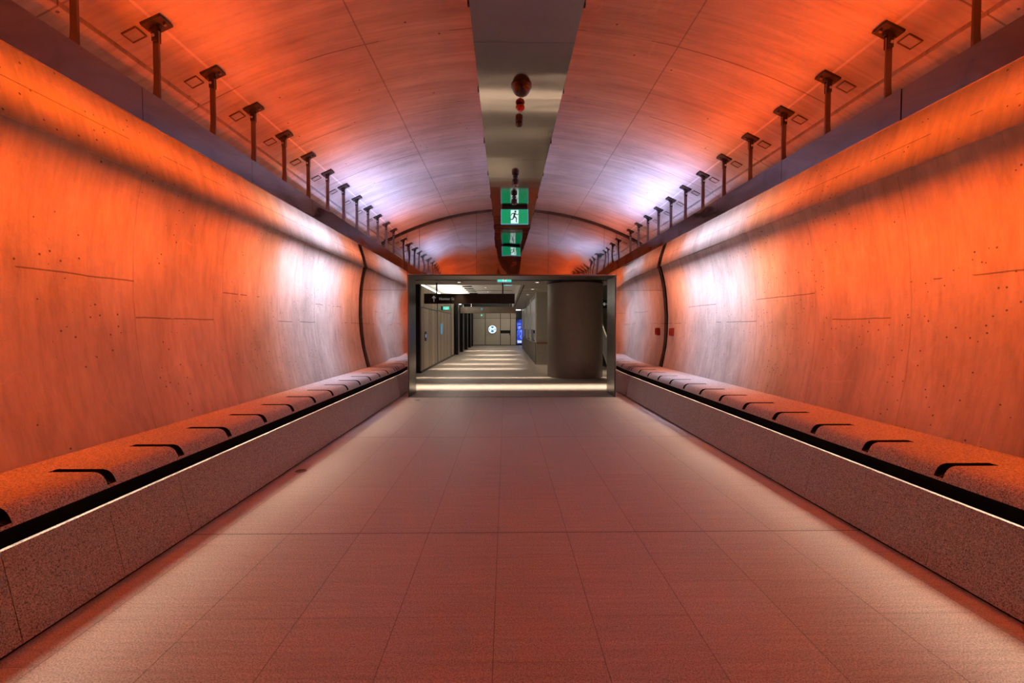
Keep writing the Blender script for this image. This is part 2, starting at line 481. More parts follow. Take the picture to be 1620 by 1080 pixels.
HZ = []
for s, k in SIDES:
    side = 'left' if s < 0 else 'right'
    ui, zb, zt = (2.0, 2.372, 2.545) if s < 0 else (1.965, 2.395, 2.56)
    bm_ = empty('light_beam', (s*ui, 0, zb), f'long polished steel light beam hung under the vault along the {side} wall', 'beam', 'hung light beams')
    # steel fascia in lengths
    joints = [Y0, -4.7, -2.7, -.65, 2.42, 3.44, 4.5, 5.5, 6.5, 7.5, ME-.012] if s < 0 else [Y0, -4.7, -2.7, -.65, 1.35, 2.41, 3.45, 4.5, 5.5, 6.5, 7.5, ME-.012]
    for i, (a, b) in enumerate(zip(joints, joints[1:])):
        lo = zb
        off = 0
        if s > 0 and b <= 2.42 : off = .004
        f = MB().prism([(s*(ui+off), lo), (s*(ui+off), zt), (s*(ui+.012+off), zt), (s*(ui+.012+off), lo)] , a+.0015, b-.0015)
        f.build('fascia_panel', m_beam, bm_)
    # top flange, tray carrying the strips
    tray = MB()
    tray.prism([(s*(ui+.02), zb+.02), (s*(ui+.02), zt), (s*(ui+.16), zt), (s*(ui+.16), zt-.008), (s*(ui+.03), zt-.008), (s*(ui+.03), zb+.02)], Y0, ME-.012)
    tray.prism([(s*(ui+.16), zt-.004), (s*(ui+.16), zt+.004), (s*(ui+.24), zt+.10), (s*(ui+.26), zt+.10)], Y0, ME-.012)
    tray.build('lamp_tray', m_blk, bm_)
    wash(bm_, K_V, s, ui+.165, zt+.018, .45, .89, .5, .03, 16, 100)
    MB().prism([(s*(ui+.15), zt+.002), (s*(ui+.165), zt+.012), (s*(ui+.135), zt+.052), (s*(ui+.12), zt+.042)], Y0, ME-.02).build('diffuser', m_diff, bm_)
    wash(bm_, K_V, s, ui+.124, zt+.020, -.45, .89, .5, .03, VAULT_LED, 108)
    # wall washer hangs hidden between beam and vault, facing down and outward
    rail = MB().prism([(s*2.24, 2.672), (s*2.30, 2.672), (s*2.30, 2.658), (s*2.24, 2.658)], Y0, ME-.06)
    rail.build('washer_rail', m_blk, bm_)
    wash(bm_, K_W, s, 2.27, 2.652, .555, -.832, .5, .04, WALL_LED, 52)
    wash(bm_, K_W, s, 2.60, 2.862, -.03, -1, .5, .03, 23.0, 28)
    wash(bm_, K_W, s, 2.31, 2.656, 1, -.02, .5, .03, FASCIA_LED, 66)
    HZ.append((s, ui, zt))

def make_hanger(s, ui, zt, y):
    x = s*2.09; zc = vz(2.09)
    root = empty('ceiling_hanger', (x, y, zc))
    sl = math.atan(2.09/math.sqrt(4.95**2-2.09**2))
    # ceiling plate, tilted to the vault, with a square edge and two nuts
    def tilt(mb):
        R = Matrix.Rotation(s*sl, 4, 'Y'); c = Vector((x, y, zc))
        mb.v = [tuple(R @ (Vector(q) - c) + c) for q in mb.v]; return mb
    plate = tilt(MB().box(x-.062, x+.062, y-.05, y+.05, zc-.016, zc+.004)).build('ceiling_plate', m_plate, root, .002)
    for dx in (-.042, .042): tilt(MB().lathe([(.009, -.032), (.009, -.014)], x+dx, y, zc, 6, smooth=False)).build('nut', m_hang, plate)
    clevis = MB().box(x-.016, x+.016, y-.017, y-.009, zc-.105, zc-.012).box(x-.016, x+.016, y+.009, y+.017, zc-.105, zc-.012).box(x-.028, x+.028, y-.012, y+.012, zc-.028, zc-.010).build('clevis', m_plate, root, .002)
    MB().lathe([(.010, -.026), (.010, .026)], x, y, zc-.08, 10, axis='y').build('clevis_bolt', m_chrome, clevis)
    # flat bar with a flared foot toward the wall
    hw = .0165
    pts = [(-hw, zc-.04), (hw, zc-.04), (hw, zt+.13), (hw+.004, zt+.085), (hw+.014, zt+.045), (hw+.032, zt+.012), (hw+.045, zt), (-hw, zt)]
    poly = [(x + s*a, z) for a, z in pts]
    if s < 0: poly.reverse()
    MB().prism(poly, y-.006, y+.006).build('bar', m_hang, root, .0015)
    return root

ordn = ['first','second','third','fourth','fifth','sixth','seventh','eighth','ninth','tenth','eleventh','twelfth','thirteenth','fourteenth']
for s, ui, zt in HZ:
    side = 'left' if s < 0 else 'right'
    ybase = 2.152
    proto = make_hanger(s, ui, zt, ybase)
    for i in range(-7, 13):
        o = proto if i == 0 else copy_tree(proto)
        o.location.y = ybase + i*.494
        if i >= 0: lab = f'slim steel hanger with T-shaped top plate on the {side} beam, {ordn[i]} from the viewer'
        else: lab = f'steel hanger of {side} beam seen only in the mirror wall, {ordn[-i-1]} behind viewer'
        tag(o, lab, 'hanger', f'hangers of the {side} light beam')
        # square anchor pocket cover in the vault beside the plate
        y = o.location.y
        x = s*2.215; zc = vz(2.215); sl = math.atan(2.215/math.sqrt(4.95**2-2.215**2))
        mb = MB().box(-.045, .045, -.042, -.036, -.008, .004).box(-.045, .045, .036, .042, -.008, .004).box(-.045, -.039, -.036, .036, -.008, .004).box(.039, .045, -.036, .036, -.008, .004)
        mb.box(-.039, .039, -.036, .036, -.0035, .004, 1)
        R = Matrix.Rotation(s*sl, 4, 'Y'); mb.v = [tuple(R @ Vector(q) + Vector((x, y, zc))) for q in mb.v]
        mb.build('anchor_pocket', [m_hang, m_vault], ceil)

# ------------------------------------------------------------------ ceiling raft and its fittings
RZ, RW = 3.13, .325
raft = empty('ceiling_raft', (0, 0, RZ), 'long satin steel panel hung down the centre of the vault', 'ceiling panel')
rj = [Y0, -3.5, -1.5, .4, 1.42, 2.46, 2.98, 5.02, 5.72, 7.3, ME-.012]
for a, b in zip(rj, rj[1:]):
    MB().prism([(-RW, RZ+.03), (-RW, RZ), (RW, RZ), (RW, RZ+.03)], a+.001, b-.001).build('raft_panel', m_raft, raft)
for i in range(-4, 6):
    y = 3.62 + i*.965
    for sx in (-1, 1):
        c_ = MB().box(min(sx*RW, sx*(RW+.012)), max(sx*RW, sx*(RW+.012)), y-.012, y+.012, RZ+.004, RZ+.05)
        c_.build('hanging_clip', m_blk, raft)
        MB().tube([(sx*(RW+.006), y, RZ+.04), (sx*(RW+.006), y, vz(.33)+.01)], .004, 6).build('hanging_rod', m_blk, raft)

o = empty('dome_camera', (0, 3.50, RZ), 'large black dome camera on the steel ceiling panel, nearest to the viewer', 'camera')
MB().lathe([(.078, 0), (.078, -.012), (.070, -.02)], 0, 3.5, RZ, 32).build('mounting_ring', m_blk, o)
MB().lathe([(.068, -.018)] + [(.068*math.cos(a), -.02-.06*math.sin(a)) for a in [PI/2*i/8 for i in range(1, 8)]] + [(.002, -.08)], 0, 3.5, RZ, 32).build('dome', m_dome, o)
o = empty('alarm_beacon', (0, 3.80, RZ), 'small red alarm beacon on the steel panel behind the black dome', 'alarm')
MB().lathe([(.028, 0), (.028, -.012)], 0, 3.8, RZ, 24).build('beacon_base', m_blk, o)
MB().lathe([(.036, -.010), (.037, -.022), (.034, -.034), (.022, -.044), (.014, -.052)], 0, 3.8, RZ, 24).build('lens', m_red, o)
o = empty('smoke_detector', (0, 4.08, RZ), 'small dark round detector on the steel panel behind the red beacon', 'detector')
MB().lathe([(.034, 0), (.034, -.010), (.028, -.016)], 0, 4.08, RZ, 24).build('detector_base', m_blk, o)
MB().lathe([(.026, -.014), (.033, -.026), (.032, -.042), (.018, -.054), (.006, -.058)], 0, 4.08, RZ, 24).build('detector_head', m_dome, o)
for y, z2, lab in ((5.60, .0, 'black spot camera with pale ring on the ceiling panel before the exit sign'), (6.45, .0, 'black spot camera with pale ring overlapping the exit sign reflection')):
    o = empty('spot_camera', (0, y, RZ), lab, 'camera', 'spot cameras on the ceiling panel')
    MB().lathe([(.030, 0), (.030, -.010), (.012, -.014), (.012, -.03)], 0, y, RZ, 20).build('mount', m_blk, o)
    MB().lathe([(.012, -.02), (.038, -.028), (.044, -.05), (.044, -.085), (.030, -.10)], 0, y, RZ, 24).build('housing', m_blk, o)
    MB().lathe([(.034, -.096), (.024, -.104)], 0, y, RZ, 24).build('ring', m_lett, o)
    MB().lathe([(.022, -.10), (.012, -.112), (.002, -.115)], 0, y, RZ, 20).build('lens', m_dome, o)

def man(mb, cx, y, cz, h, sx=1):
    """running figure in a doorway; outline strokes as flat polygons"""
    def poly(pts): mb.prism([(cx + sx*a*h, cz + b*h) for a, b in pts][::(1 if sx > 0 else -1)], y-.0012, y+.0012)
    def limb(a, b, w0, w1):
        ax, az = a; bx, bz = b; dx, dz = bx-ax, bz-az; L = math.hypot(dx, dz); nx, nz = -dz/L, dx/L
        poly([(ax-nx*w0, az-nz*w0), (bx-nx*w1, bz-nz*w1), (bx+nx*w1, bz+nz*w1), (ax+nx*w0, az+nz*w0)])
    poly([(.06+.085*math.cos(t), .40+.085*math.sin(t)) for t in [2*PI*i/12 for i in range(12)]])
    limb((.02, .29), (-.05, .0), .085, .06)       # trunk
    limb((.03, .27), (.20, .14), .035, .03); limb((.20, .14), (.30, .22), .03, .022)   # front arm
    limb((-.02, .28), (-.22, .24), .035, .03); limb((-.22, .24), (-.28, .08), .03, .022)  # rear arm
    limb((-.03, .02), (.15, -.12), .055, .042); limb((.15, -.12), (.12, -.42), .042, .03); limb((.10, -.40), (.20, -.42), .025, .02)
    limb((-.05, .02), (-.14, -.20), .055, .042); limb((-.14, -.20), (-.36, -.24), .042, .028); limb((-.35, -.24), (-.38, -.15), .025, .02)
es_ = empty('exit_sign', (.016, 6.95, RZ), 'green lit exit sign with white running figure hung under the ceiling panel', 'exit sign')
ex, ey = .016, 6.95; z1, z0 = 3.09, 2.862; hw = .208
MB().box(ex-.19, ex+.19, ey-.03, ey+.03, 3.085, 3.128).build('sign_housing', m_blk, es_, .003)
MB().box(ex-hw, ex+hw, ey-.008, ey+.008, z0, z1).build('sign_rim', m_rim, es_, .003)
for sy in (-1, 1):
    face = MB().box(ex-hw+.007, ex+hw-.007, ey+sy*.009-.001, ey+sy*.009+.001, z0+.007, z1-.007).build('sign_face', m_green, es_)
    MB().box(ex-.058, ex+.058, ey+sy*.011-.001, ey+sy*.011+.001, z0+.014, z1-.014).build('white_field', m_signw, face)
    m_ = MB(); man(m_, ex, ey+sy*.0135, (z0+z1)/2, .19, 1); m_.build('running_figure', m_gm, face)

# ------------------------------------------------------------------ benches
def seat_sections(L, lo):
    """profile points (u measured outward from the seat front) full and notched"""
    full = [(.55, .0), (.305, .0), (.295, 0.0), (.07, .0), (.052, -.004), (.036, -.012), (.022, -.026), (.012, -.044), (.004, -.064), (0, -.082), (.30, -.088), (.55, -.088)]
    cut = [(.55, .0), (.305, .0), (.296, -.045), (.085, -.045), (.076, -.046), (.064, -.050), (.048, -.056), (.024, -.060), (.006, -.067), (0, -.082), (.30, -.088), (.55, -.088)]
    return full, cut
SEATZ = .567
for s, k in SIDES:
    side = 'left' if s < 0 else 'right'
    fl = k['fl']; front = fl + .055
    bench = empty('stone_bench', (s*(fl+.3), 0, 0), f'long granite bench with notched seat slabs along the {side} wall', 'bench', 'granite benches')
    y0 = 2.345 if s < 0 else 2.385
    full, cut = seat_sections(.5, 0)
    wall_u = k['base'] - front - .002
    def pf(P): return [(wall_u if u == .55 else u, z) for u, z in P]
    full, cut = pf(full), pf(cut)
    nn = len(full)
    secs = [(.0010, cut), (.0250, cut), (.0255, full), (.4745, full), (.4750, cut), (.4990, cut)]
    v = []
    for yy, P in secs:
        for u, z in P: v.append((s*(front+u), yy, SEATZ+z))
    mb = MB()
    fs = []
    for a in range(len(secs)-1):
        for i in range(nn):
            q = (a*nn+i, a*nn+(i+1) % nn, (a+1)*nn+(i+1) % nn, (a+1)*nn+i)
            fs.append((q if s > 0 else q[::-1], 1 if (a != 2 and 1 <= i <= 7) else 0))
    for q, mi in fs: mb.add([v[i] for i in q], [(0,1,2,3)], mi, True)
    mb.add(v, [tuple(range(nn)), tuple(range(len(v)-1, len(v)-nn-1, -1))])
    slab = mb.build('seat_slab', [m_seat, m_black], bench)
    wd_ = slab.modifiers.new('weld', 'WELD'); wd_.merge_threshold = .0001
    es = slab.modifiers.new('split', 'EDGE_SPLIT'); es.split_angle = math.radians(35)
    # front panel: leans out to the floor, top edge flat
    pt, ptz = fl + .082, .392
    poly = [(s*(fl+.002), .012), (s*pt, ptz), (s*(pt+.024), ptz), (s*(fl+.03), .012)]
    if s > 0: poly.reverse()
    fp = MB().prism(poly, .0016, .4984).build('front_panel', m_seat, bench, .0015)
    first = True
    i0 = int(math.floor((Y0 - y0) / .5)) + 1; i1 = int((ME - y0) / .5)
    for i in range(i0, i1):
        yy = y0 + i*.5
        a, b = (slab, fp) if first else (slab.copy(), fp.copy())
        if not first: C.objects.link(a); C.objects.link(b)
        first = False
        a.location.y = yy; b.location.y = yy
    yy = y0 + i1*.5; Lr = ME - .012 - yy
    a, b = slab.copy(), fp.copy(); C.objects.link(a); C.objects.link(b)
    a.location.y = yy; b.location.y = yy; a.scale.y = b.scale.y = Lr/.5
    MB().prism([(s*(fl+.16), 0), (s*(fl+.16), .48), (s*(fl+.2), .48), (s*(fl+.2), 0)], Y0, ME-.012).build('recess_back', m_black, bench)  # shade of the unlit recess painted in as black
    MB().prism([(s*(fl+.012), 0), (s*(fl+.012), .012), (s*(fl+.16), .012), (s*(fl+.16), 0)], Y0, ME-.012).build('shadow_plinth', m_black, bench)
    MB().prism([(s*(front+.087), SEATZ-.089), (s*(front+.091), SEATZ-.089), (s*(front+.091), SEATZ-.135), (s*(front+.087), SEATZ-.135)], Y0, ME-.012).build('light_baffle', m_black, bench)  # lip added to keep the lamp light off the recess back
    MB().prism([(s*(front+.055), SEATZ-.0865), (s*(front+.085), SEATZ-.0865), (s*(front+.085), SEATZ-.089), (s*(front+.055), SEATZ-.089)], Y0, ME-.012).build('light_strip', m_diff, bench)
    wash(bench, [(-5.5, (1, .68, .44)), (8.5, (1, .74, .56))], s, front+.070, SEATZ-.0905, -1, -.95, .5, .03, SEAT_LED, 74)

# small floor discs
for x, y, lab in ((-1.98, 4.12, 'small round metal disc set in the floor beside the left bench'), (-1.70, 8.15, 'small dark metal disc set in the floor by the portal left jamb')):
    o = MB().lathe([(.05, 0), (.05, .002), (.042, .003), (.040, .002), (.001, .002)], x, y, 0, 28).build('floor_disc', m_frame, None)
    tag(o, lab, 'floor disc')

# red call point on right wall
o = empty('call_point', (2.85, 8.13, 1.22), 'small red box on the right wall beside the black joint', 'call point')
MB().box(2.82, 2.90, 8.085, 8.165, 1.15, 1.29).build('box_body', m_redbox, o, .004)
MB().box(2.815, 2.822, 8.095, 8.155, 1.165, 1.275).build('front_plate', m_red, o, .002)
MB().lathe([(.012, -.004), (.012, .004)], 2.814, 8.125, 1.22, 16, axis='x').build('button', m_blk, o)

# ------------------------------------------------------------------ concourse beyond the portal
YE = 33.0
struct(MB().box(-8, 9, ME, YE+2, -.12, 0).build('floor_concourse', m_floor2), 'beige paved concourse floor beyond the portal', 'floor')
LW = -2.56
wl = MB().box(LW-.14, LW, 13.0, 20.0, 0, 2.53).box(LW-.14, LW, 20.0, YE, 0, 2.53)
wcl = struct(wl.build('wall_left_concourse', m_darkfin), 'concourse left wall clad in tall bronze panels', 'wall')
ycuts = [13.06, 13.45, 14.4, 14.95, 15.6, 16.1]
def clad(y0, y1, z0, z1, m, t=.02):
    MB().box(LW, LW+t, y0+.02, y1-.02, z0+.01, z1-.01).build('cladding_panel', m, wcl)
for i, (a, b) in enumerate(zip(ycuts, ycuts[1:])):
    clad(a, b, .05, 1.88, m_bronze2 if i % 2 else m_bronze); clad(a, b, 1.89, 2.53, m_bronze)
yy = 16.35
i = 0
while yy < 20.0:
    clad(yy, yy+.45, .05, 1.9, m_bronze if i % 2 else m_bronze2); clad(yy, yy+.45, 1.91, 2.53, m_bronze); yy += .47; i += 1
clad(20.4, 21.3, .05, 2.5, m_bronze2)
for a, b in ((22.9, 23.4), (25.1, 25.9), (28.0, 28.9), (30.6, 31.2)): clad(a, b, .05, 2.5, m_bronze)
for a in (21.9, 24.3, 27.0, 29.6, 31.6):
    MB().box(LW, LW+.16, a, a+.6, 0, 2.53).build('dark_fin', m_darkfin, wcl)
    MB().box(LW+.16, LW+.165, a+.02, a+.06, .05, 2.5).build('fin_edge', m_chrome, wcl)
MB().box(LW+.0, LW+.035, 13.0, 21.3, 0, .05).build('skirting', m_darkfin, wcl)
o = empty('control_panel', (LW+.02, 13.75, 1.05), 'small dark control panel with blue light on the bronze wall', 'control panel')
MB().box(LW+.02, LW+.035, 13.62, 13.88, .9, 1.18).build('panel_plate', m_blk, o, .003)
MB().box(LW+.035, LW+.038, 13.70, 13.80, 1.0, 1.10).build('panel_light', glow('pale blue indicator', (.3, .5, 1), .6), o)
o = MB().box(LW+.02, LW+.05, 17.0, 17.25, 1.05, 1.45).build('lift_indicator', glow('blue indicator', (.15, .45, .7), .5)); tag(o, 'small blue lit indicator strip on the bronze lift wall', 'indicator')

# end wall
we2 = MB().box(-8, .66, YE+.05, YE+.2, 0, 4.6).box(.66, 1.12, YE+.05, YE+.2, 1.95, 4.6).box(1.12, 9, YE+.05, YE+.2, 0, 4.6).box(.6, 1.2, YE+.5, YE+.6, 0, 2)
wend2 = struct(we2.build('wall_concourse_end', m_darkfin), 'far bronze panelled wall of the concourse', 'wall')
xe = [-2.56, -1.60, -.50, .22, .64]
for a, b in zip(xe, xe[1:]):
    if (a, b) == (-.5, .22):
        for z0, z1 in ((.05, .88), (1.10, 1.95)): MB().box(a+.02, b-.02, YE, YE+.05, z0, z1).build('wall_panel', m_bronze2, wend2)
    else: MB().box(a+.02, b-.02, YE, YE+.05, .05, 1.95).build('wall_panel', m_bronze2, wend2)
    MB().box(a+.02, b-.02, YE, YE+.05, 1.97, 2.7).build('wall_panel', m_bronze, wend2)
MB().box(1.12, 4, YE, YE+.05, .05, 2.6).build('wall_panel', m_bronze, wend2)
MB().box(.15, .19, YE-.05, YE, .75, 1.0).build('door_handle', m_blk, wend2)

# lit round M sign
o = empty('round_logo_sign', (-1.08, YE-.08, 1.17), 'round white lit sign with letter M on the far bronze wall', 'sign')
MB().lathe([(.31, .0), (.31, .075)], -1.08, YE-.08, 1.17, 40, axis='y').build('sign_body', m_blk, o)
MB().lathe([(.285, -.006), (.285, .0)], -1.08, YE-.08, 1.17, 40, axis='y').build('white_disc', m_logo, o)
disc = o.children[-1]
MB().lathe([(.225, -.010), (.225, -.006)], -1.08, YE-.08, 1.17, 40, axis='y').build('blue_disc', m_logob, o)
mm = [(-.16, -.15), (-.16, .15), (-.10, .15), (0, .045), (.10, .15), (.16, .15), (.16, -.15), (.085, -.15), (.085, .035), (0, -.05), (-.085, .035), (-.085, -.15)]
MB().prism([(-1.08+a, 1.17+b) for a, b in mm], YE-.095, YE-.09).build('letter', m_logo, o)

o = empty('blue_screen', (.89, YE+.3, 0), 'tall blue lit advertising screen in the gap beside the far wall', 'screen')
MB().box(.66, 1.12, YE+.30, YE+.36, 0, 1.95).build('screen_frame', m_blk, o)
sc = N('blue screen picture'); p_, x_, y_, z_ = sc.pos()
sc.l(sc.ramp(sc.noise(p_, 5, 3, .6, (1, 1, .6)), [(.38, (.005, .01, .12)), (.52, (.03, .07, .6)), (.7, (.2, .35, 1))]), sc.b.inputs['Emission Color'])
sc.b.inputs['Emission Strength'].default_value = 1.1; sc.b.inputs['Base Color'].default_value = (.02, .02, .04, 1)
MB().box(.70, 1.09, YE+.292, YE+.30, .12, 1.88).build('screen_face', sc.m, o)
MB().box(.74, 1.05, YE+.286, YE+.292, .18, .36).box(.80, 1.0, YE+.286, YE+.292, 1.32, 1.37).box(.80, .96, YE+.286, YE+.292, 1.22, 1.26).build('screen_text', m_scrw, o)
o = MB().lathe([(.06, -.01), (.06, .0)], -1.86, YE-.01, 2.19, 20, axis='y').build('indicator_light', m_teal); tag(o, 'tiny teal round light high on the far bronze wall', 'light')
o = MB().lathe([(.07, -.03), (.07, .0)], -1.77, YE-.0, 1.58, 20, axis='y').build('wall_speaker', m_lett); tag(o, 'small pale round fitting on the far wall below the teal light', 'fitting')

# ceilings
CZ = 2.53
struct(MB().box(.32, 2.75, 13.201, YE+2, CZ, CZ+.05).box(.32, .34, 13.2, YE+.5, CZ+.05, 3.2).build('ceiling_concourse_side', m_grey), 'low grey panelled ceiling above the partition side', 'ceiling')
cl = MB().box(-8, 9, ME+PD, 13.2, CZ, CZ+.05)
struct(MB().box(-8, .32, 13.18, 13.2, CZ+.05, 3.2).build('trim_2', m_grey), 'upstand at the edge of the raised ceiling', 'ceiling edge')
cc = struct(cl.build('ceiling_concourse_low', m_grey), 'low grey panelled ceiling of the concourse', 'ceiling')
for x in (-1.9, -.15, 1.1, 2.4): MB().box(x-.006, x+.006, ME+PD, 13.2, CZ-.003, CZ).build('ceiling_seam', m_black, cc)
for y in (10.4, 12.0): MB().box(-4, 5, y-.006, y+.006, CZ-.003, CZ).build('ceiling_seam', m_black, cc)
for y in [14.2+1.2*i for i in range(15)]: MB().box(.34, 1.0, y-.006, y+.006, CZ-.003, CZ).build('ceiling_seam', m_black, cc)
MB().box(.40, .43, 13.2, YE, CZ-.003, CZ).build('ceiling_seam', m_black, cc)
RC = 3.05
chm = N('raised ceiling baffles'); p_, x_, y_, z_ = chm.pos()
ln = chm.line(chm.math('ADD', y_, chm.math('MULTIPLY', x_, .35)), 0, .6, .03)
chm.l(chm.mix(chm.math('MULTIPLY', ln, .7), (.62, .60, .56), (.1, .1, .1)), chm.b.inputs['Base Color']); chm.b.inputs['Roughness'].default_value = .6
cr = struct(MB().box(-8, .32, 13.2, YE+2, RC, RC+.05).build('ceiling_concourse_raised', chm.m), 'raised white slatted ceiling over the concourse', 'ceiling')
for i in range(16):
    y = 14.5 + i*.95
    MB().box(-1.95, -1.55, y, y+.3, RC-.02, RC).build('vent_slot', m_black, cr)
# cove strips: above the left wall and near the far end
o = MB().box(LW-.10, LW-.04, 13.3, 27.0, CZ+.02, CZ+.06).build('cove_light', m_cove); tag(o, 'bright cove light strip along the top of the left bronze wall', 'light')
for i in range(4):
    l = D.lights.new('lamp', 'AREA'); l.shape = 'RECTANGLE'; l.size = .12; l.size_y = 3.2; l.energy = 45; l.color = (1, .93, .82)
    lo = D.objects.new('lamp', l); C.objects.link(lo); lo.parent = o; lo.location = (LW-.07, 15 + i*3.4, CZ+.07); lo.rotation_euler = (PI, 0, 0)
o = MB().box(-2.3, .25, 30.6, 30.75, RC-.04, RC-.005).build('linear_light', m_cove); tag(o, 'linear ceiling light just before the far bronze wall', 'light')
o = MB().box(.5, .9, 31.4, 31.8, CZ-.02, CZ-.002).build('square_light', m_cove); tag(o, 'small bright ceiling light above the blue screen', 'light')

# recessed downlights with their lamps
def downlight(x, y, z, lab, grp, W=SPOT_W, cone=62):
    o = empty('downlight', (x, y, z), lab, 'downlight', grp)
    MB().lathe([(.075, 0), (.075, -.008), (.055, -.008), (.055, 0)], x, y, z, 24).build('trim_ring', m_chrome, o)
    MB().lathe([(.052, -.003), (.05, -.004), (.001, -.004)], x, y, z, 24).build('lens', m_lamp, o)
    l = D.lights.new('spot', 'SPOT'); l.energy = W; l.spot_size = math.radians(cone); l.spot_blend = .7; l.shadow_soft_size = .04; l.color = (1, .80, .58)
    lo = D.objects.new('lamp', l); C.objects.link(lo); lo.parent = o; lo.location = (0, 0, -.02)
rows = [(10.1, 'the row just inside the portal', (-1.38, -.32, .74, 1.8)), (12.4, 'the second row beyond the portal', (-1.38, .74)), (14.6, 'the right ceiling third row', (.74,)), (17.0, 'the right ceiling fourth row', (.70,))]
for y, nm, xsd in rows:
    for q, x in enumerate(xsd):
        pos_ = ['leftmost', 'second from left', 'third from left', 'rightmost'][q] if len(xsd) > 2 else (['left', 'right'][q] if len(xsd) == 2 else 'only')
        downlight(x, y, CZ, f'{pos_} round downlight of {nm}', 'concourse downlights', SPOT_W*(.03 if y < 11 else .25))
for q, y in enumerate((15.2, 17.6, 20.0, 22.4, 25.0, 28.0)):
    downlight(-1.0, y, RC, f'round downlight in the raised ceiling, {ordn[q]} beyond the hanging sign', 'raised ceiling downlights', SPOT_W*.8, 70)

# shallow linear slots across the ceiling that throw bands of light on the floor
for y, x0, x1, z, sp, P, nm in ((9.95, -3.2, 4.2, CZ, 30, 150, 'nearest the portal'), (11.8, -3.0, 4.2, CZ, 11, 26, 'before the hanging sign'), (14.3, -2.3, .2, RC, 20, 24, 'first beyond the hanging sign'),
                                (16.2, -2.3, .2, RC, 24, 26, 'second beyond the hanging sign'), (18.6, -1.6, .2, RC, 26, 26, 'third beyond the hanging sign'), (21.5, -1.6, .2, RC, 26, 28, 'fourth beyond the hanging sign'), (25.5, -2.2, .2, RC, 28, 30, 'deepest in the concourse')):
    o = empty('linear_light', ((x0+x1)/2, y, z), 'thin linear ceiling slot light across the concourse, ' + nm, 'light', 'linear slot lights')
    MB().box(x0, x1, y-.04, y+.04, z-.014, z-.006).build('slot_body', m_blk, o)
    l = D.lights.new('lamp', 'AREA'); l.shape = 'RECTANGLE'; l.size = x1-x0; l.size_y = .05; l.energy = P*LIN_W; l.spread = math.radians(sp); l.color = (1, .82, .64)
    lo = D.objects.new('lamp', l); C.objects.link(lo); lo.parent = o; lo.location = (0, 0, -.016)

downlight(3.45, 13.2, CZ, 'round downlight added to brighten the escalator foot', 'concourse downlights', SPOT_W*.7, 90)  # added lamp that brightens the escalators, no such fixture known

struct(MB().box(2.75, 9, 13.201, YE+2, 5.0, 5.05).box(2.75, 2.8, 13.201, YE+2, CZ+.05, 5.0).build('ceiling_escalator_void', m_grey), 'high ceiling over the escalators', 'ceiling')
for q_, y_ in enumerate((15.0, 18.0)): downlight(4.6, y_, 5.0, ('near' if q_ == 0 else 'far') + ' round downlight added high up to brighten the escalators', 'added escalator downlights', SPOT_W*3, 110)  # added lamps for the otherwise dark escalators

# dark round column
cx, cy, cr_ = 1.74, 12.2, .735
o = empty('round_column', (cx, cy, 0), 'broad dark brown round column standing beyond the portal', 'column')
MB().lathe([(cr_, .0), (cr_, CZ-.08)], cx, cy, 0, 96).build('shaft', m_column, o)
MB().lathe([(cr_+.02, CZ-.055), (cr_+.02, CZ-.002)], cx, cy, 0, 96).build('cap_ring', m_blk, o)
MB().lathe([(cr_-.02, CZ-.085), (cr_-.02, CZ-.05)], cx, cy, 0, 96).build('shadow_gap', m_black, o)

# right hand partition with glazed side
pr = MB().box(.95, 2.9, 15.9, 16.1, 0, CZ)
pr.box(.95, 1.05, 16.1, 16.5, 0, CZ)
part = struct(pr.build('wall_right_concourse', m_greywall), 'grey green partition wall behind the round column', 'wall')
MB().box(.93, 1.02, 16.0, 29.0, 0, .77).build('balustrade_panel', m_brownwall, part)
MB().box(.98, 1.06, 16.5, 29.0, 1.22, CZ).build('upper_panel', m_bluegrey, part)
for i, y in enumerate((16.1, 19.6, 23.2, 26.8)):
    MB().box(.93, .98, y, y+.25, .77, CZ).build('mullion', m_greywall, part)
    MB().box(.955, .98, y+.25, y+3.3, 1.25, CZ-.15).build('upper_panel', m_bluegrey, part)
    MB().prismx([(y+.25, CZ-.15), (y+3.3, CZ-.15), (y+.25, CZ)], .955, .98).build('raking_panel', m_darkfin, part)
gl = N('window glass'); gl.b.inputs['Transmission Weight'].default_value = 1; gl.b.inputs['Roughness'].default_value = .02; gl.b.inputs['Base Color'].default_value = (.7, .75, .8, 1)
MB().box(1.0, 1.01, 16.5, 29.0, .77, 1.22).build('window_pane', gl.m, part)
MB().box(.90, .95, 16.0, 29.0, .75, .78).build('sill', m_chrome, part)
o = MB().box(.95, 2.4, 15.78, 15.84, .74, .79).box(1.3, 1.33, 15.84, 15.9, .75, .78).box(2.2, 2.23, 15.84, 15.9, .75, .78).build('handrail', m_wood, None, .006); tag(o, 'timber handrail on the grey partition beside the round column', 'handrail')
o = MB().box(1.6, 1.63, 19, 26, .9, 1.15).build('blue_reflection_panel', glow('blue glow panel', (.05, .12, 1), 1.2)); tag(o, 'blue glowing strip added behind the glazing in place of blue reflections', 'light')  # glowing panel added in place of the blue reflections in the glazing
struct(MB().box(1.05, 1.4, 28.8, 29.0, 0, CZ).box(2.9, 3.0, 16.1, 29.0, 0, CZ).build('wall_partition_return', m_greywall), 'grey end of the glazed partition', 'wall')

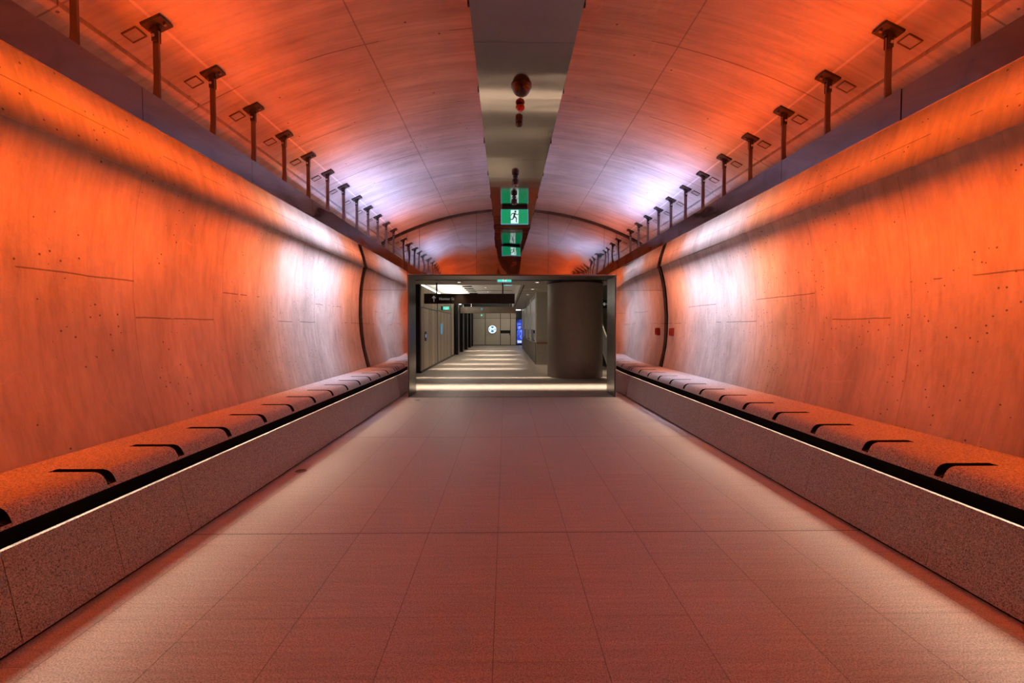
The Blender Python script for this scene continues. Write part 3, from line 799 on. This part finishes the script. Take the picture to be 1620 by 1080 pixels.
# two escalators rising away on the right
m_pale = plain('pale escalator panel', (.62, .58, .52), .35, .2)
for xa, lab in ((3.12, 'escalator nearest the round column, with pale inclined balustrades'), (4.55, 'second escalator farther right with pale inclined balustrades')):
    o = empty('escalator', (xa+.5, 14.0, 0), lab, 'escalator', 'escalators')
    for x in (xa, xa+1.1):
        pts = [(x, 13.75, .15), (x, 13.62, .35), (x, 13.60, .62), (x, 13.70, .82), (x, 13.95, .92), (x, 14.3, .95), (x, 14.7, 1.05), (x, 22.0, 1.05+7.3*.60)]
        MB().tube(pts, .026, 10).build('handrail', m_lett, o)
        MB().prismx([(13.7, .15), (13.7, .78), (14.3, .90), (14.7, 1.0), (22.0, 5.38), (22.0, 4.7), (14.4, .15)], x-.006, x+.006).build('balustrade', m_bluegrey, o)
        MB().prismx([(13.8, .0), (13.8, .14), (14.4, .24), (22.0, 4.78), (22.0, 4.3), (14.5, 0)], x+.03, x+.10).build('skirt', m_pale, o)
    stp = MB()
    for i in range(28): stp.box(xa+.12, xa+1.08, 14.0+i*.26, 14.0+i*.26+.27, max(0, i*.158-.2), i*.158+.03)
    stp.build('steps', m_frame, o)
    MB().prismx([(14.6, 0), (22.0, 4.3), (22.0, 3.9), (15.4, 0)], xa+.05, xa+1.05).build('underside', m_blk, o)
struct(MB().box(7.0, 7.1, ME+PD, YE, 0, 5.2).box(-5.1, -5.0, ME, YE, 0, 4.2).build('wall_side_concourse', m_darkfin), 'dark side walls enclosing the concourse', 'wall')
struct(MB().box(-8, -PX-.0, ME+.1, ME+PD, 0, 4.2).box(PX, 9, ME+.1, ME+PD, 0, 4.2).box(-8, 9, ME+.1, ME+PD, PZ, 4.2).build('wall_portal_back', m_grey), 'grey wall thickness around the portal', 'wall')

# hanging signs
def arrow_up(mb, cx, y, cz, h):
    t = h*.055
    mb.box(cx-t, cx+t, y-.003, y, cz-h/2, cz+h/2-.01)
    for sx in (-1, 1):
        q = [(cx+sx*0, cz+h/2), (cx+sx*h*.33, cz+h*.17), (cx+sx*(h*.33-.02), cz+h*.17-.022), (cx, cz+h/2-.035)]
        if sx < 0: q.reverse()
        mb.prism(q, y-.003, y)
def arrow_left(mb, cx, y, cz, h):
    t = h*.055
    mb.box(cx-h/2, cx+h/2, y-.003, y, cz-t, cz+t)
    for sz in (-1, 1):
        q = [(cx-h/2, cz), (cx-h*.17, cz+sz*h*.33), (cx-h*.17+.022, cz+sz*(h*.33-.018)), (cx-h/2+.035, cz)]
        if sz > 0: q.reverse()
        mb.prism(q, y-.003, y)
sy = 12.55
o = empty('hanging_sign', (-1.1, sy, 2.09), 'long dark brown hanging sign with arrow and Hunter St lettering', 'sign')
_b = MB().box(-2.36, .13, sy, sy+.1, 1.955, 2.232).build('sign_board', m_sign, o, .003); bd = _b
m_ = MB(); arrow_up(m_, -2.09, sy-.001, 2.09, .17); m_.build('arrow', m_letg, bd)
text_mesh('Hunter St', .105, 'sign_text', m_letg, bd, (-1.95, sy-.004, 2.055))
for x in (-2.02, -.20): MB().box(x-.018, x+.018, sy+.03, sy+.07, 2.232, CZ).build('hanger_post', m_blk, o)
sy = 23.6
o = empty('hanging_sign', (-1.0, sy, 2.2), 'bronze hanging sign with arrow and Metro lettering, farther in', 'sign')
bd = MB().box(-2.46, .42, sy, sy+.12, 2.04, 2.37).build('sign_board', m_sign2, o, .003)
m_ = MB(); arrow_up(m_, -2.14, sy-.001, 2.24, .24); m_.build('arrow', m_letg, bd)
text_mesh('Metro', .17, 'sign_text', m_letg, bd, (-1.93, sy-.004, 2.20))
MB().lathe([(.05, -.006), (.05, 0)], -1.36, sy-.002, 2.26, 20, axis='y').build('blue_dot', m_logob, bd)
for x in (-1.9, .1): MB().box(x-.02, x+.02, sy+.04, sy+.08, 2.37, RC).build('hanger_post', m_chrome, o)
sy = 12.9
o = empty('hanging_sign', (3.0, sy, 1.95), 'dark hanging sign with left arrow beside the right jamb', 'sign')
_b = MB().box(2.2, 3.6, sy, sy+.1, 1.845, 2.085).build('sign_board', m_sign, o, .003); bd = _b
m_ = MB(); arrow_left(m_, 2.71, sy-.001, 1.965, .15); m_.build('arrow', m_letg, bd)
for x in (2.5, 3.3): MB().box(x-.015, x+.015, sy+.03, sy+.07, 2.085, CZ).build('hanger_post', m_blk, o)

def small_exit(x, y, z, wd, ht, lab, ztop, redbit=False, wallside=False):
    o = empty('exit_sign', (x, y, z), lab, 'exit sign')
    MB().box(x-wd/2, x+wd/2, y-.02, y+.02, z-ht/2, z+ht/2).build('sign_rim', m_blk if wallside else m_rim, o, .003)
    face = MB().box(x-wd/2+.012, x+wd/2-.012, y-.023, y-.020, z-ht/2+.012, z+ht/2-.012).build('sign_face', m_teal, o)
    MB().box(x-wd*.14, x+wd*.14, y-.026, y-.023, z-ht/2+.02, z+ht/2-.02).build('white_field', m_signw, face)
    m_ = MB(); man(m_, x, y-.0275, z, ht*.75); m_.build('running_figure', m_gm, face)
    if ztop: MB().box(x-.03, x+.03, y-.01, y+.01, z+ht/2, ztop).build('stem', m_blk, o)
    if wallside: MB().box(LW, x-wd/2, y-.02, y+.02, z-ht/2, z+ht/2).build('wall_bracket', m_blk, o)
    return o
small_exit(-.15, 11.2, 2.455, .35, .09, 'green lit exit sign just under the low ceiling beyond the portal', CZ)
small_exit(-.07, 13.9, 2.62, .30, .10, 'second green lit exit sign farther back below the raised ceiling', RC)
small_exit(-2.36, 17.2, 2.03, .26, .14, 'green lit exit sign projecting from the left bronze wall', None, wallside=True)
o = empty('alarm_beacon', (-.13, 10.9, CZ), 'dark red beacon in front of the small exit sign beyond the portal', 'alarm')
MB().lathe([(.03, 0), (.03, -.02)], -.13, 10.9, CZ, 20).build('beacon_base', m_blk, o)
MB().lathe([(.04, -.018), (.042, -.05), (.03, -.08), (.01, -.09)], -.13, 10.9, CZ, 20).build('lens', m_red, o)
